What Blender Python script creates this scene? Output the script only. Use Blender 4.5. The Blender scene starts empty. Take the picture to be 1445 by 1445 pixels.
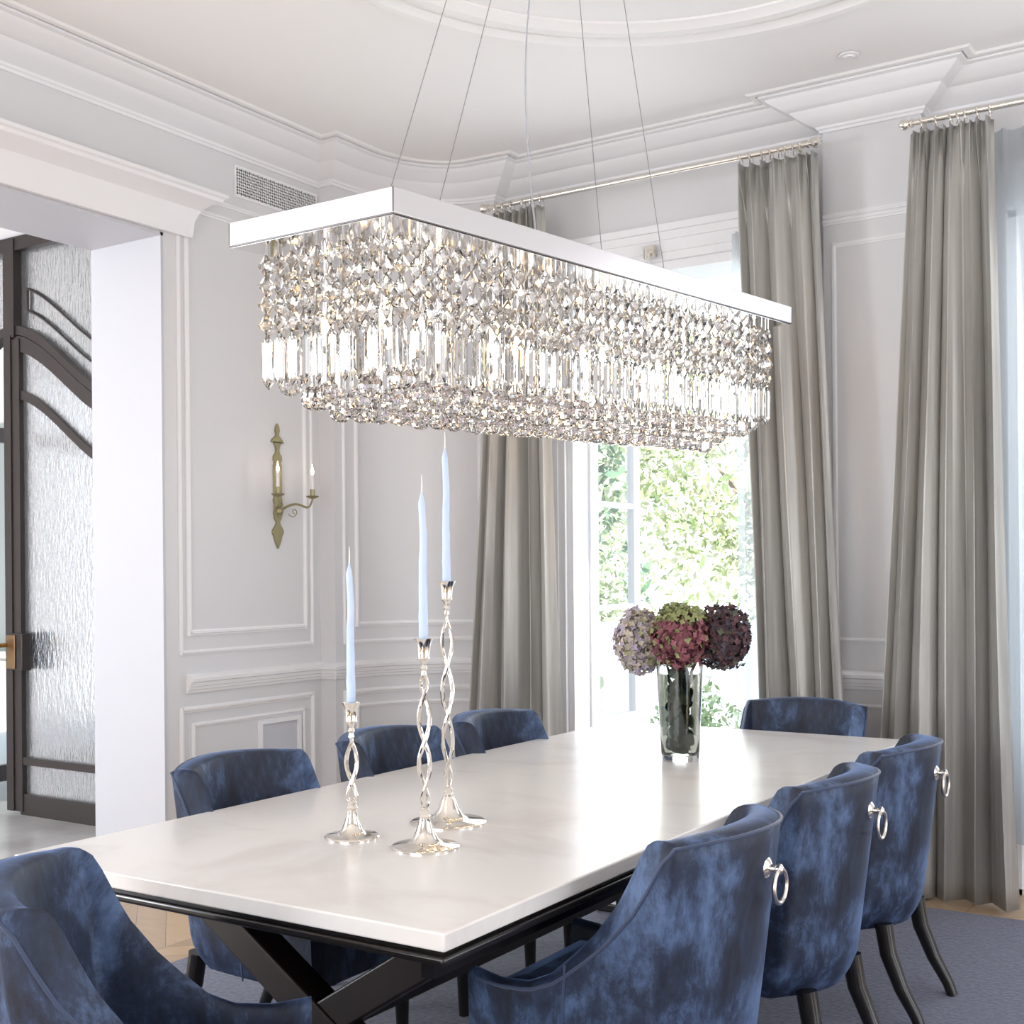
import bpy, bmesh, math, random
from math import sin, cos, pi, radians, sqrt
from mathutils import Vector, Matrix
random.seed(7)
S = bpy.context.scene
COL = S.collection

# ------------------------------------------------------------------ camera
cam_d = bpy.data.cameras.new('camera')
cam_d.sensor_width = 36; cam_d.lens = 1760 / 1445 * 36
cam_d.shift_y = 86.5 / 1445
cam_d.clip_start = .05
cam = bpy.data.objects.new('camera', cam_d); COL.objects.link(cam)
cam.matrix_world = (Matrix.Translation((0, 0, 1.42)) @ Matrix.Rotation(radians(32.9), 4, 'Z')
                    @ Matrix.Rotation(radians(90), 4, 'X') @ Matrix.Rotation(radians(-.48), 4, 'Z'))
S.camera = cam
# ------------------------------------------------------------------ view, world, lights
S.view_settings.view_transform = 'Standard'; S.view_settings.look = 'None'
S.view_settings.gamma = 1; S.view_settings.exposure = 0.15
S.view_settings.use_curve_mapping = False
cy = S.cycles
cy.max_bounces = 14; cy.transmission_bounces = 10; cy.glossy_bounces = 5; cy.diffuse_bounces = 4
cy.transparent_max_bounces = 12; cy.caustics_refractive = False; cy.caustics_reflective = False
cy.sample_clamp_indirect = 6; cy.use_denoising = True
W = bpy.data.worlds.new('World'); S.world = W; W.use_nodes = True
nt = W.node_tree; nt.nodes.clear()
wo = nt.nodes.new('ShaderNodeOutputWorld'); bg = nt.nodes.new('ShaderNodeBackground')
tc = nt.nodes.new('ShaderNodeTexCoord'); sx = nt.nodes.new('ShaderNodeSeparateXYZ'); cr = nt.nodes.new('ShaderNodeValToRGB')
nt.links.new(tc.outputs['Generated'], sx.inputs[0]); nt.links.new(sx.outputs['Z'], cr.inputs[0])
cr.color_ramp.elements[0].position = 0.0; cr.color_ramp.elements[0].color = (.92, .95, 1, 1)
cr.color_ramp.elements[1].position = .6; cr.color_ramp.elements[1].color = (.62, .78, 1, 1)
nt.links.new(cr.outputs[0], bg.inputs[0]); bg.inputs[1].default_value = 2.2
nt.links.new(bg.outputs[0], wo.inputs[0])

def area(name, loc, target, sx_, sy_, power, color=(1, 1, 1)):
    L = bpy.data.lights.new(name, 'AREA'); L.shape = 'RECTANGLE'; L.size = sx_; L.size_y = sy_
    L.energy = power; L.color = color
    o = bpy.data.objects.new(name, L); COL.objects.link(o)
    d = Vector(target) - Vector(loc)
    o.matrix_world = Matrix.Translation(loc) @ d.to_track_quat('-Z', 'Y').to_matrix().to_4x4()
    return o
sun = bpy.data.lights.new('sun', 'SUN'); sun.energy = 12; sun.angle = radians(2); sun.color = (1, .96, .88)
so = bpy.data.objects.new('sun', sun); COL.objects.link(so)
so.rotation_euler = Vector((-.3, .8, -.9)).to_track_quat('-Z', 'Y').to_euler()
# daylight through the foyer window (left, behind) and the garden windows; upward fill lamps added at unseen back and right windows
area('daylight_foyer', (-7.4, -1.4, 2.1), (-2.0, 3.2, 1.0), 1.1, 1.9, 125, (.93, .96, 1))
area('fill_back_window', (-1.4, -2.15, 1.7), (-1.8, 3.4, 2.6), 3.0, 2.5, 60, (.93, .96, 1))
area('fill_right_window', (2.15, 2.9, 1.6), (-3, 3.2, 2.8), 3.4, 2.6, 40, (.95, .97, 1))
area('daylight_garden_door', (-2.75, 5.95, 1.7), (-2.3, 3, .9), 1.15, 2.5, 22, (.97, .98, 1))
area('daylight_garden_window', (-.45, 5.95, 1.7), (-1.2, 3, 1.0), 1.1, 2.5, 22, (.97, .98, 1))

# ------------------------------------------------------------------ helpers
def tag(o, label=None, cat=None, group=None, kind=None):
    if label: o['label'] = label
    if cat: o['category'] = cat
    if group: o['group'] = group
    if kind: o['kind'] = kind
    return o
def empty(name, loc=(0, 0, 0), rz=0):
    o = bpy.data.objects.new(name, None); COL.objects.link(o)
    o.location = loc; o.rotation_euler = (0, 0, rz); o.empty_display_size = .1
    return o
class G:
    def __init__(s): s.v = []; s.f = []
    def add(s, vs, fs):
        n = len(s.v); s.v += [tuple(v) for v in vs]; s.f += [tuple(i + n for i in f) for f in fs]; return s
    def box(s, x0, x1, y0, y1, z0, z1):
        return s.hexa([(x0, y0, z0), (x1, y0, z0), (x1, y1, z0), (x0, y1, z0), (x0, y0, z1), (x1, y0, z1), (x1, y1, z1), (x0, y1, z1)])
    def hexa(s, p):
        return s.add(p, [(3, 2, 1, 0), (4, 5, 6, 7), (0, 1, 5, 4), (1, 2, 6, 5), (2, 3, 7, 6), (3, 0, 4, 7)])
    def beam(s, a, b, wx, wy, up=(0, 1, 0)):
        a = Vector(a); b = Vector(b); d = (b - a).normalized(); u = Vector(up); u = (u - d * u.dot(d)).normalized(); w = d.cross(u)
        p = [c + u * i * wy / 2 + w * j * wx / 2 for c in (a, b) for i, j in ((-1, -1), (1, -1), (1, 1), (-1, 1))]
        return s.hexa(p)
    def lathe(s, prof, n=24, c=(0, 0, 0), flat=False):
        vs = []; fs = []
        for r, z in prof:
            for k in range(n):
                a = 2 * pi * k / n; vs.append((c[0] + r * cos(a), c[1] + r * sin(a), c[2] + z))
        m = len(prof)
        for i in range(m - 1):
            for k in range(n):
                fs.append((i * n + k, i * n + (k + 1) % n, (i + 1) * n + (k + 1) % n, (i + 1) * n + k))
        if prof[0][0] > 1e-5: fs.append(tuple(reversed(range(n))))
        if prof[-1][0] > 1e-5: fs.append(tuple((m - 1) * n + k for k in range(n)))
        return s.add(vs, fs)
    def tube(s, pts, r, n=8, closed=False, ry=None):
        pts = [Vector(p) for p in pts]; m = len(pts); vs = []; fs = []
        rr = r if isinstance(r, (list, tuple)) else [r] * m
        ref = None
        for i, p in enumerate(pts):
            if closed: d = pts[(i + 1) % m] - pts[i - 1]
            else: d = pts[min(i + 1, m - 1)] - pts[max(i - 1, 0)]
            d.normalize()
            if ref is None: ref = Vector((0, 0, 1)) if abs(d.z) < .9 else Vector((1, 0, 0))
            u = (ref - d * ref.dot(d)).normalized(); w = d.cross(u); ref = u
            for k in range(n):
                a = 2 * pi * k / n; vs.append(p + (u * cos(a) + w * sin(a)) * rr[i])
        for i in range(m if closed else m - 1):
            j = (i + 1) % m
            for k in range(n): fs.append((i * n + k, i * n + (k + 1) % n, j * n + (k + 1) % n, j * n + k))
        if not closed: fs += [tuple(reversed(range(n))), tuple((m - 1) * n + k for k in range(n))]
        return s.add(vs, fs)
    def sweep(s, path, prof, closed=False):
        """profile (out, z) along a plan path; 'out' is to the right of travel"""
        P = [Vector((p[0], p[1])) for p in path]; m = len(P); q = len(prof); vs = []; fs = []
        for i in range(m):
            if closed or 0 < i < m - 1:
                a = (P[i] - P[i - 1]).normalized(); b = (P[(i + 1) % m] - P[i]).normalized()
            elif i == 0: a = b = (P[1] - P[0]).normalized()
            else: a = b = (P[-1] - P[-2]).normalized()
            na = Vector((a.y, -a.x)); nb = Vector((b.y, -b.x)); mm = na + nb
            mm = mm / max(.2, mm.dot(na)) if mm.length > 1e-6 else na
            for o, z in prof: vs.append((P[i].x + mm.x * o, P[i].y + mm.y * o, z))
        for i in range(m if closed else m - 1):
            j = (i + 1) % m
            for k in range(q): fs.append((i * q + k, i * q + (k + 1) % q, j * q + (k + 1) % q, j * q + k))
        if not closed: fs += [tuple(range(q)), tuple((m - 1) * q + k for k in reversed(range(q)))]
        return s.add(vs, fs)
    def grid(s, rows, wrap=False):
        n = len(rows[0]); vs = [p for r in rows for p in r]; fs = []
        for i in range(len(rows) - 1):
            for k in range(n if wrap else n - 1):
                fs.append((i * n + k, i * n + (k + 1) % n, (i + 1) * n + (k + 1) % n, (i + 1) * n + k))
        return s.add(vs, fs)
    def prism(s, poly, z0, z1):
        n = len(poly)
        return s.add([(x, y, z0) for x, y in poly] + [(x, y, z1) for x, y in poly],
                     [tuple(reversed(range(n))), tuple(range(n, 2 * n))] + [(k, (k + 1) % n, n + (k + 1) % n, n + k) for k in range(n)])
    def obj(s, name, mat, parent=None, smooth=35, bevel=0, loc=None, fix=True):
        me = bpy.data.meshes.new(name); me.from_pydata(s.v, [], s.f)
        if fix:
            bm = bmesh.new(); bm.from_mesh(me); bmesh.ops.recalc_face_normals(bm, faces=bm.faces); bm.to_mesh(me); bm.free()
        me.validate()
        if smooth:
            me.shade_smooth(); me.set_sharp_from_angle(angle=radians(smooth))
        o = bpy.data.objects.new(name, me); COL.objects.link(o)
        if mat: me.materials.append(mat)
        if parent: o.parent = parent
        if loc: o.location = loc
        if bevel:
            b = o.modifiers.new('bevel', 'BEVEL'); b.width = bevel; b.segments = 3; b.limit_method = 'ANGLE'; b.harden_normals = False
        return o

def mat(name, color=(.8, .8, .8), rough=.5, metal=0, **kw):
    m = bpy.data.materials.new(name); m.use_nodes = True
    b = m.node_tree.nodes['Principled BSDF']
    b.inputs['Base Color'].default_value = (*color, 1); b.inputs['Roughness'].default_value = rough; b.inputs['Metallic'].default_value = metal
    for k, v in kw.items():
        k = k.replace('_', ' ')
        b.inputs[k].default_value = v
    return m
def noise(m, scale, c0, c1, lo=.35, hi=.65, detail=4, stretch=(1, 1, 1), bump=0, space='Object', rough=.5, dist=0):
    n = m.node_tree; b = n.nodes['Principled BSDF']
    tc = n.nodes.new('ShaderNodeTexCoord'); mp = n.nodes.new('ShaderNodeMapping'); nz = n.nodes.new('ShaderNodeTexNoise'); r = n.nodes.new('ShaderNodeValToRGB')
    mp.inputs['Scale'].default_value = stretch; nz.inputs['Scale'].default_value = scale; nz.inputs['Detail'].default_value = detail
    nz.inputs['Roughness'].default_value = rough; nz.inputs['Distortion'].default_value = dist
    r.color_ramp.elements[0].position = lo; r.color_ramp.elements[1].position = hi
    r.color_ramp.elements[0].color = (*c0, 1); r.color_ramp.elements[1].color = (*c1, 1)
    n.links.new(tc.outputs[space], mp.inputs[0]); n.links.new(mp.outputs[0], nz.inputs[0]); n.links.new(nz.outputs[0], r.inputs[0])
    n.links.new(r.outputs[0], b.inputs['Base Color'])
    if bump:
        bp = n.nodes.new('ShaderNodeBump'); bp.inputs['Strength'].default_value = bump; bp.inputs['Distance'].default_value = .01
        n.links.new(nz.outputs[0], bp.inputs['Height']); n.links.new(bp.outputs[0], b.inputs['Normal'])
    return r
# ------------------------------------------------------------------ materials
WALL = mat('wall_paint', (.72, .71, .72), .55)
TRIM = mat('trim_paint', (.86, .85, .86), .42)
CEIL = mat('ceiling_plaster', (.90, .885, .875), .7)
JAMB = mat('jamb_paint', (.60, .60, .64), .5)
CHROME = mat('chrome', (.86, .86, .87), .06, 1)
BRUSH = mat('brushed_steel', (.80, .79, .80), .30, 1)
SILVER = mat('silver', (.82, .78, .72), .1, 1)
NICKEL = mat('nickel', (.80, .76, .70), .2, 1)
BRASS = mat('aged_brass', (.33, .29, .16), .42, .75)
GOLD = mat('polished_brass', (.72, .52, .22), .22, 1)
DWOOD = mat('black_lacquered_wood', (.012, .010, .009), .18)
XWOOD = mat('dark_brown_wood', (.016, .010, .008), .35)
BRONZE = mat('bronze_frame', (.060, .048, .045), .38, .3)
WAXW = mat('white_candle', (.85, .80, .78), .5)
STONE = mat('marble_top', (.78, .75, .72), .22)
noise(STONE, 1.6, (.83, .80, .765), (.74, .70, .665), .50, .68, 8, (1, 1.6, 1), rough=.6, dist=1.2)
SLABE = mat('marble_edge', (.83, .80, .77), .3)
CANDLE = mat('blue_wax', (.52, .66, .86), .35, Subsurface_Weight=.25)
CRYS = mat('crystal', (.74, .715, .68), 0.0, IOR=1.62, Transmission_Weight=1.0)
PRISM = mat('crystal_bar', (.74, .73, .71), 0.0, IOR=1.5, Transmission_Weight=1.0)
BALL = mat('crystal_sphere', (.90, .885, .87), 0.0, IOR=1.6, Transmission_Weight=1.0, Thin_Film_Thickness=280.0, Thin_Film_IOR=1.5)
GLASS = mat('clear_glass', (.96, .98, .98), 0.0, IOR=1.46, Transmission_Weight=1.0)
WATER = mat('vase_water', (.72, .77, .64), 0.0, IOR=1.33, Transmission_Weight=1.0)
FILL = mat('lamp_glow', (1, .8, .5)); FILL.node_tree.nodes['Principled BSDF'].inputs['Emission Color'].default_value = (1, .66, .32, 1); FILL.node_tree.nodes['Principled BSDF'].inputs['Emission Strength'].default_value = 60
FLAME = mat('candle_bulb', (1, .8, .5)); FLAME.node_tree.nodes['Principled BSDF'].inputs['Emission Color'].default_value = (1, .80, .55, 1); FLAME.node_tree.nodes['Principled BSDF'].inputs['Emission Strength'].default_value = 9

def velvet():
    m = mat('crushed_velvet', (.03, .06, .14), .6, Sheen_Weight=.5, Sheen_Roughness=.26)
    m.node_tree.nodes['Principled BSDF'].inputs['Sheen Tint'].default_value = (.36, .54, 1.0, 1)
    n = m.node_tree; b = n.nodes['Principled BSDF']
    tc = n.nodes.new('ShaderNodeTexCoord')
    a = n.nodes.new('ShaderNodeTexNoise'); a.inputs['Scale'].default_value = 5; a.inputs['Detail'].default_value = 9; a.inputs['Roughness'].default_value = .72; a.inputs['Distortion'].default_value = .25
    mp = n.nodes.new('ShaderNodeMapping'); mp.inputs['Scale'].default_value = (1.3, 1.3, .7)
    r = n.nodes.new('ShaderNodeValToRGB'); e = r.color_ramp.elements
    e[0].position = .38; e[0].color = (.005, .008, .020, 1); e[1].position = .70; e[1].color = (.12, .195, .37, 1)
    k = e.new(.50); k.color = (.016, .028, .064, 1)
    n.links.new(tc.outputs['Object'], mp.inputs[0]); n.links.new(mp.outputs[0], a.inputs[0]); n.links.new(a.outputs[0], r.inputs[0]); n.links.new(r.outputs[0], b.inputs['Base Color'])
    f = n.nodes.new('ShaderNodeTexNoise'); f.inputs['Scale'].default_value = 400
    bp = n.nodes.new('ShaderNodeBump'); bp.inputs['Strength'].default_value = .25; bp.inputs['Distance'].default_value = .002
    n.links.new(tc.outputs['Object'], f.inputs[0]); n.links.new(f.outputs[0], bp.inputs['Height']); n.links.new(bp.outputs[0], b.inputs['Normal'])
    return m
VELVET = velvet()
PIPE = mat('piping', (.03, .05, .11), .6, Sheen_Weight=.3)

def silk(name, col, transl, tcol):
    m = mat(name, col, .34, .35, Sheen_Weight=.3)
    n = m.node_tree; b = n.nodes['Principled BSDF']; out = n.nodes['Material Output']
    t = n.nodes.new('ShaderNodeBsdfTranslucent'); t.inputs[0].default_value = (*tcol, 1)
    mx = n.nodes.new('ShaderNodeMixShader'); mx.inputs[0].default_value = transl
    n.links.new(b.outputs[0], mx.inputs[1]); n.links.new(t.outputs[0], mx.inputs[2]); n.links.new(mx.outputs[0], out.inputs[0])
    tc = n.nodes.new('ShaderNodeTexCoord'); mp = n.nodes.new('ShaderNodeMapping'); mp.inputs['Scale'].default_value = (26, 26, .8)
    nz = n.nodes.new('ShaderNodeTexNoise'); nz.inputs['Scale'].default_value = 1.6; nz.inputs['Detail'].default_value = 5
    r = n.nodes.new('ShaderNodeValToRGB'); r.color_ramp.elements[0].position = .3; r.color_ramp.elements[1].position = .7
    r.color_ramp.elements[0].color = tuple(c * .80 for c in col) + (1,); r.color_ramp.elements[1].color = tuple(min(1, c * 1.16) for c in col) + (1,)
    n.links.new(tc.outputs['Object'], mp.inputs[0]); n.links.new(mp.outputs[0], nz.inputs[0]); n.links.new(nz.outputs[0], r.inputs[0]); n.links.new(r.outputs[0], b.inputs['Base Color'])
    return m
SILK = silk('grey_silk', (.52, .50, .465), .22, (.72, .70, .66))
def sheer():
    m = bpy.data.materials.new('sheer_voile'); m.use_nodes = True; n = m.node_tree; n.nodes.clear()
    o = n.nodes.new('ShaderNodeOutputMaterial'); tr = n.nodes.new('ShaderNodeBsdfTransparent'); d = n.nodes.new('ShaderNodeBsdfDiffuse'); t = n.nodes.new('ShaderNodeBsdfTranslucent')
    d.inputs[0].default_value = (.55, .58, .60, 1); t.inputs[0].default_value = (.45, .50, .54, 1)
    a = n.nodes.new('ShaderNodeMixShader'); a.inputs[0].default_value = .55; c = n.nodes.new('ShaderNodeMixShader'); c.inputs[0].default_value = .68
    n.links.new(d.outputs[0], a.inputs[1]); n.links.new(t.outputs[0], a.inputs[2]); n.links.new(tr.outputs[0], c.inputs[1]); n.links.new(a.outputs[0], c.inputs[2]); n.links.new(c.outputs[0], o.inputs[0])
    return m
SHEER = sheer()
def pane():
    m = bpy.data.materials.new('window_pane'); m.use_nodes = True; n = m.node_tree; n.nodes.clear()
    o = n.nodes.new('ShaderNodeOutputMaterial'); tr = n.nodes.new('ShaderNodeBsdfTransparent'); g = n.nodes.new('ShaderNodeBsdfGlossy'); g.inputs['Roughness'].default_value = .01
    tr.inputs[0].default_value = (.97, .985, .985, 1)
    mx = n.nodes.new('ShaderNodeMixShader'); mx.inputs[0].default_value = .05
    n.links.new(tr.outputs[0], mx.inputs[1]); n.links.new(g.outputs[0], mx.inputs[2]); n.links.new(mx.outputs[0], o.inputs[0])
    return m
PANE = pane()
SEED = mat('seeded_glass', (.40, .43, .46), .16, IOR=1.3, Transmission_Weight=.82)
def _seed():
    n = SEED.node_tree; b = n.nodes['Principled BSDF']
    tc = n.nodes.new('ShaderNodeTexCoord'); mp = n.nodes.new('ShaderNodeMapping'); mp.inputs['Scale'].default_value = (1, 1, .28)
    nz = n.nodes.new('ShaderNodeTexNoise'); nz.inputs['Scale'].default_value = 60; nz.inputs['Detail'].default_value = 3
    bp = n.nodes.new('ShaderNodeBump'); bp.inputs['Strength'].default_value = .4; bp.inputs['Distance'].default_value = .012
    n.links.new(tc.outputs['Object'], mp.inputs[0]); n.links.new(mp.outputs[0], nz.inputs[0]); n.links.new(nz.outputs[0], bp.inputs['Height']); n.links.new(bp.outputs[0], b.inputs['Normal'])
_seed()
def parquet():
    m = mat('oak_herringbone', (.5, .4, .3), .32)
    n = m.node_tree; b = n.nodes['Principled BSDF']
    tc = n.nodes.new('ShaderNodeTexCoord')
    mp = n.nodes.new('ShaderNodeMapping'); mp.inputs['Rotation'].default_value = (0, 0, radians(45))
    sp = n.nodes.new('ShaderNodeSeparateXYZ'); n.links.new(tc.outputs['Object'], mp.inputs[0]); n.links.new(mp.outputs[0], sp.inputs[0])
    # herringbone: long planks alternate direction between 45 degree stripes
    def math_(op, a, b2=None):
        q = n.nodes.new('ShaderNodeMath'); q.operation = op
        for i, s_ in enumerate((a, b2)):
            if s_ is None: continue
            if isinstance(s_, (int, float)): q.inputs[i].default_value = s_
            else: n.links.new(s_, q.inputs[i])
        return q.outputs[0]
    sp0 = n.nodes.new('ShaderNodeSeparateXYZ'); n.links.new(tc.outputs['Object'], sp0.inputs[0])
    X = sp0.outputs['X']; Y = sp0.outputs['Y']
    st = math_('DIVIDE', X, .62); fl = math_('FLOOR', st); fr = math_('SUBTRACT', st, fl)
    par = math_('MODULO', math_('ABSOLUTE', fl), 2)
    tri = math_('ABSOLUTE', math_('SUBTRACT', math_('MULTIPLY', fr, par), math_('MULTIPLY', math_('SUBTRACT', 1, fr), math_('SUBTRACT', 1, par))))
    yy = math_('ADD', Y, math_('MULTIPLY', tri, .62 * .9))
    pl = math_('DIVIDE', yy, .16); pf = math_('FLOOR', pl); pr_ = math_('SUBTRACT', pl, pf)
    seam = math_('MAXIMUM', math_('LESS_THAN', pr_, .025), math_('LESS_THAN', fr, .006))
    cb = n.nodes.new('ShaderNodeCombineXYZ'); n.links.new(pf, cb.inputs[0]); n.links.new(fl, cb.inputs[1])
    wn = n.nodes.new('ShaderNodeTexWhiteNoise'); n.links.new(cb.outputs[0], wn.inputs[0])
    nz = n.nodes.new('ShaderNodeTexNoise'); nz.inputs['Scale'].default_value = 5; nz.inputs['Detail'].default_value = 7
    m2 = n.nodes.new('ShaderNodeMapping'); m2.inputs['Scale'].default_value = (1, 5, 1); n.links.new(tc.outputs['Object'], m2.inputs[0]); n.links.new(m2.outputs[0], nz.inputs[0])
    v = math_('ADD', math_('MULTIPLY', wn.outputs[0], .45), math_('MULTIPLY', nz.outputs[0], .6))
    r = n.nodes.new('ShaderNodeValToRGB'); r.color_ramp.elements[0].position = .2; r.color_ramp.elements[1].position = .85
    r.color_ramp.elements[0].color = (.60, .43, .27, 1); r.color_ramp.elements[1].color = (.42, .29, .175, 1)
    n.links.new(v, r.inputs[0])
    mx = n.nodes.new('ShaderNodeMixRGB'); mx.inputs[2].default_value = (.2, .13, .08, 1)
    n.links.new(seam, mx.inputs[0]); n.links.new(r.outputs[0], mx.inputs[1]); n.links.new(mx.outputs[0], b.inputs['Base Color'])
    return m
OAK = parquet()
RUG = mat('wool_rug', (.2, .22, .28), .95, Sheen_Weight=.25)
noise(RUG, 60, (.070, .074, .125), (.135, .14, .20), .3, .7, 6, (1, 1, 1), bump=.4)
LIMEST = mat('foyer_stone', (.62, .60, .58), .25)
noise(LIMEST, 2.5, (.66, .64, .62), (.50, .48, .47), .4, .7, 6)
PAVE = mat('terrace', (.66, .66, .64), .8)
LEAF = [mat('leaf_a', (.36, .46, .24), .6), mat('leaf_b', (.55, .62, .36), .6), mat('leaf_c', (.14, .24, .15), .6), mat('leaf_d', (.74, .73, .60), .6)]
BARK = mat('bark', (.28, .24, .20), .8)

# ------------------------------------------------------------------ room shell
def st(o): o['kind'] = 'structure'; return o
ZC = 3.6
N_ARC = 14
arc = [(-3.75 - .55 * cos(a), 4.97 + .68 * sin(a)) for a in [pi / 2 * k / N_ARC for k in range(N_ARC + 1)]]
path = [(-4.4, 3.9), (-4.4, 4.95), (-4.3, 4.95)] + arc + [(-3.75, 5.75), (-1.92, 5.75), (-1.92, 5.65), (-1.47, 5.65), (-1.47, 5.75), (.45, 5.75), (.45, 5.65), (2.2, 5.65)]
crown_path = [(2.2, -2.2), (-4.4, -2.2), (-4.4, 4.95)] + path[2:] 
st(G().box(-4.87, 2.4, -2.4, 6.05, -.12, 0).obj('floor', OAK, smooth=0))
st(G().box(-9.4, -4.87, -2.4, 4.9, -.12, -.001).obj('floor_foyer', LIMEST, smooth=0))
st(G().box(-4.9, 2.4, -2.4, 6.05, ZC, ZC + .1).obj('ceiling', CEIL, smooth=0))
st(G().box(-9.4, -4.9, -2.4, 5.0, ZC + .02, ZC + .12).obj('ceiling_foyer', CEIL, smooth=0))
g = G(); g.box(-4.87, -4.4, 3.9, 4.95, 0, ZC); g.box(-4.87, -4.4, -1.0, 3.9, 2.98, ZC); g.box(-4.87, -4.4, -2.4, -1.0, 0, ZC)
st(g.obj('wall_left', WALL, smooth=0))
g = G(); g.prism([(-4.4, 4.95), (-4.3, 4.95)] + arc + [(-3.75, 5.75), (-3.75, 6.05), (-4.87, 6.05), (-4.87, 4.95)], 0, ZC)
st(g.obj('wall_corner', WALL, smooth=30))
g = G()
g.box(-3.75, -3.37, 5.75, 6.05, 0, ZC); g.box(-3.37, -2.15, 5.75, 6.05, 3.0, ZC); g.box(-2.15, -1.13, 5.75, 6.05, 0, ZC)
g.box(-1.13, .1, 5.75, 6.05, 3.0, ZC); g.box(.1, 2.4, 5.75, 6.05, 0, ZC)
g.box(-1.92, -1.47, 5.65, 5.75, 0, ZC); g.box(.45, 2.4, 5.65, 5.75, 0, ZC)
st(g.obj('wall_window', WALL, smooth=0))
g = G()
for a, b in ((-2.4, 1.0), (2.3, 3.3), (4.6, 6.05)): g.box(2.2, 2.4, a, b, 0, ZC)
for a, b in ((1.0, 2.3), (3.3, 4.6)): g.box(2.2, 2.4, a, b, 3.0, ZC)
st(g.obj('wall_right', WALL, smooth=0))
g = G(); g.box(-4.4, -3.0, -2.4, -2.2, 0, ZC); g.box(.2, 2.2, -2.4, -2.2, 0, ZC); g.box(-3.0, .2, -2.4, -2.2, 3.0, ZC); g.box(-3.0, .2, -2.4, -2.2, 0, .3)
st(g.obj('wall_back', WALL, smooth=0))
# lining of the opening to the foyer
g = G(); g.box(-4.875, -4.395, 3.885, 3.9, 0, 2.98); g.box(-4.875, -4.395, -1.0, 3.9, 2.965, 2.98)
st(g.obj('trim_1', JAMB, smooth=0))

crown_prof = [(0, 3.447), (.010, 3.447), (.014, 3.458), (.022, 3.462), (.026, 3.472), (.050, 3.482), (.085, 3.500), (.112, 3.522), (.118, 3.530), (.128, 3.533), (.150, 3.544), (.180, 3.560), (.200, 3.574), (.204, 3.580), (.226, 3.584), (.228, 3.592), (.222, 3.593), (.222, 3.6), (0, 3.6)]
st(G().sweep(crown_path, crown_prof).obj('trim_2', TRIM, smooth=25))
# flat border step of the ceiling just inside the crown
st(G().sweep([(x, y) for x, y in crown_path], [(.236, 3.592), (.262, 3.592), (.272, 3.6), (.236, 3.6)]).obj('trim_3', CEIL, smooth=25))
rail = [(0, .875), (.012, .877), (.014, .89), (.022, .893), (.024, .905), (.03, .908), (.032, .925), (.045, .93), (.047, .945), (.03, .955), (.01, .962), (0, .965)]
left_part = [(-4.4, 4.02)] + path[1:len(arc) + 4]
pier = [(-1.92, 5.73), (-1.92, 5.65), (-1.47, 5.65), (-1.47, 5.73)]
st(G().sweep(left_part, rail).sweep(pier, rail).obj('trim_4', TRIM, smooth=25))
base = [(0, 0), (.03, 0), (.03, .14), (.022, .15), (.02, .18), (.008, .2), (0, .2)]
st(G().sweep(left_part, base).obj('baseboard_left', TRIM, smooth=25))
st(G().sweep(pier, base).obj('baseboard_window', TRIM, smooth=25))
# cornice shelf over the foyer opening
cor = [(0, 2.985), (.03, 2.985), (.035, 3.0), (.04, 3.06), (.06, 3.11), (.10, 3.145), (.13, 3.155), (.135, 3.17), (.15, 3.175), (.15, 3.19), (0, 3.19)]
st(G().sweep([(-4.4, -1.1), (-4.4, 4.02), (-4.5, 4.02)], cor).obj('trim_5', TRIM, smooth=25))

def pt_on(path_, s):
    for a, b in zip(path_, path_[1:]):
        l = math.hypot(b[0] - a[0], b[1] - a[1])
        if s <= l + 1e-9: return (a[0] + (b[0] - a[0]) * s / l, a[1] + (b[1] - a[1]) * s / l)
        s -= l
    return path_[-1]
MP = [(0, -.014), (.006, -.014), (.008, -.006), (.014, -.002), (.014, .005), (.006, .009), (.004, .014), (0, .014)]
def panel(g, pth, s0, s1, z0, z1, n=1, k=1.0):
    """picture-frame moulding on a wall that follows the plan path between arc lengths s0 and s1"""
    pts = [pt_on(pth, s0 + (s1 - s0) * i / n) for i in range(n + 1)]
    for z in (z0, z1): g.sweep(pts, [(o * k, z + q * k) for o, q in MP])
    for s in (0, n):
        p = Vector(pts[s]); q = Vector(pts[s + 1] if s == 0 else pts[s - 1]); t = (q - p).normalized() * (1 if s == 0 else -1); nn = Vector((t.y, -t.x))
        hw = .013 * k
        pr_ = [(-hw, 0), (-hw, .006 * k), (-hw * .3, .014 * k), (hw * .4, .014 * k), (hw, .006 * k), (hw, 0)]
        poly = [tuple(p + t * a + nn * b) for a, b in pr_]
        g.prism(poly, z0 - .013 * k, z1 + .013 * k)
wl = [(-4.4, 3.9), (-4.4, 4.95)]
g = G()
panel(g, wl, .14, .93, 1.155, 3.13); panel(g, wl, .09, .98, 1.065, 3.2, k=.8)
panel(g, wl, .09, .98, .25, .80); panel(g, wl, .16, .91, .32, .725, k=.8)
aw = [(-4.3, 4.95)] + arc
La = sum(math.hypot(b[0] - a[0], b[1] - a[1]) for a, b in zip(aw, aw[1:]))
panel(g, aw, .16, La - .1, 1.155, 3.13, n=14); panel(g, aw, .07, La - .03, 1.065, 3.2, n=14, k=.8)
panel(g, aw, .07, La - .03, .25, .80, n=14); panel(g, aw, .16, La - .1, .32, .725, n=14, k=.8)
pw = [(-1.92, 5.65), (-1.47, 5.65)]
panel(g, pw, .05, .40, 1.10, 2.92, k=.8); panel(g, pw, .05, .40, .28, .80, k=.8)
g.sweep(pw, [(o, z + 3.03) for o, z in MP]); g.sweep(pw, [(o * .7, z * .7 + 3.06) for o, z in MP])
st(g.obj('trim_6', TRIM, smooth=25))
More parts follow.
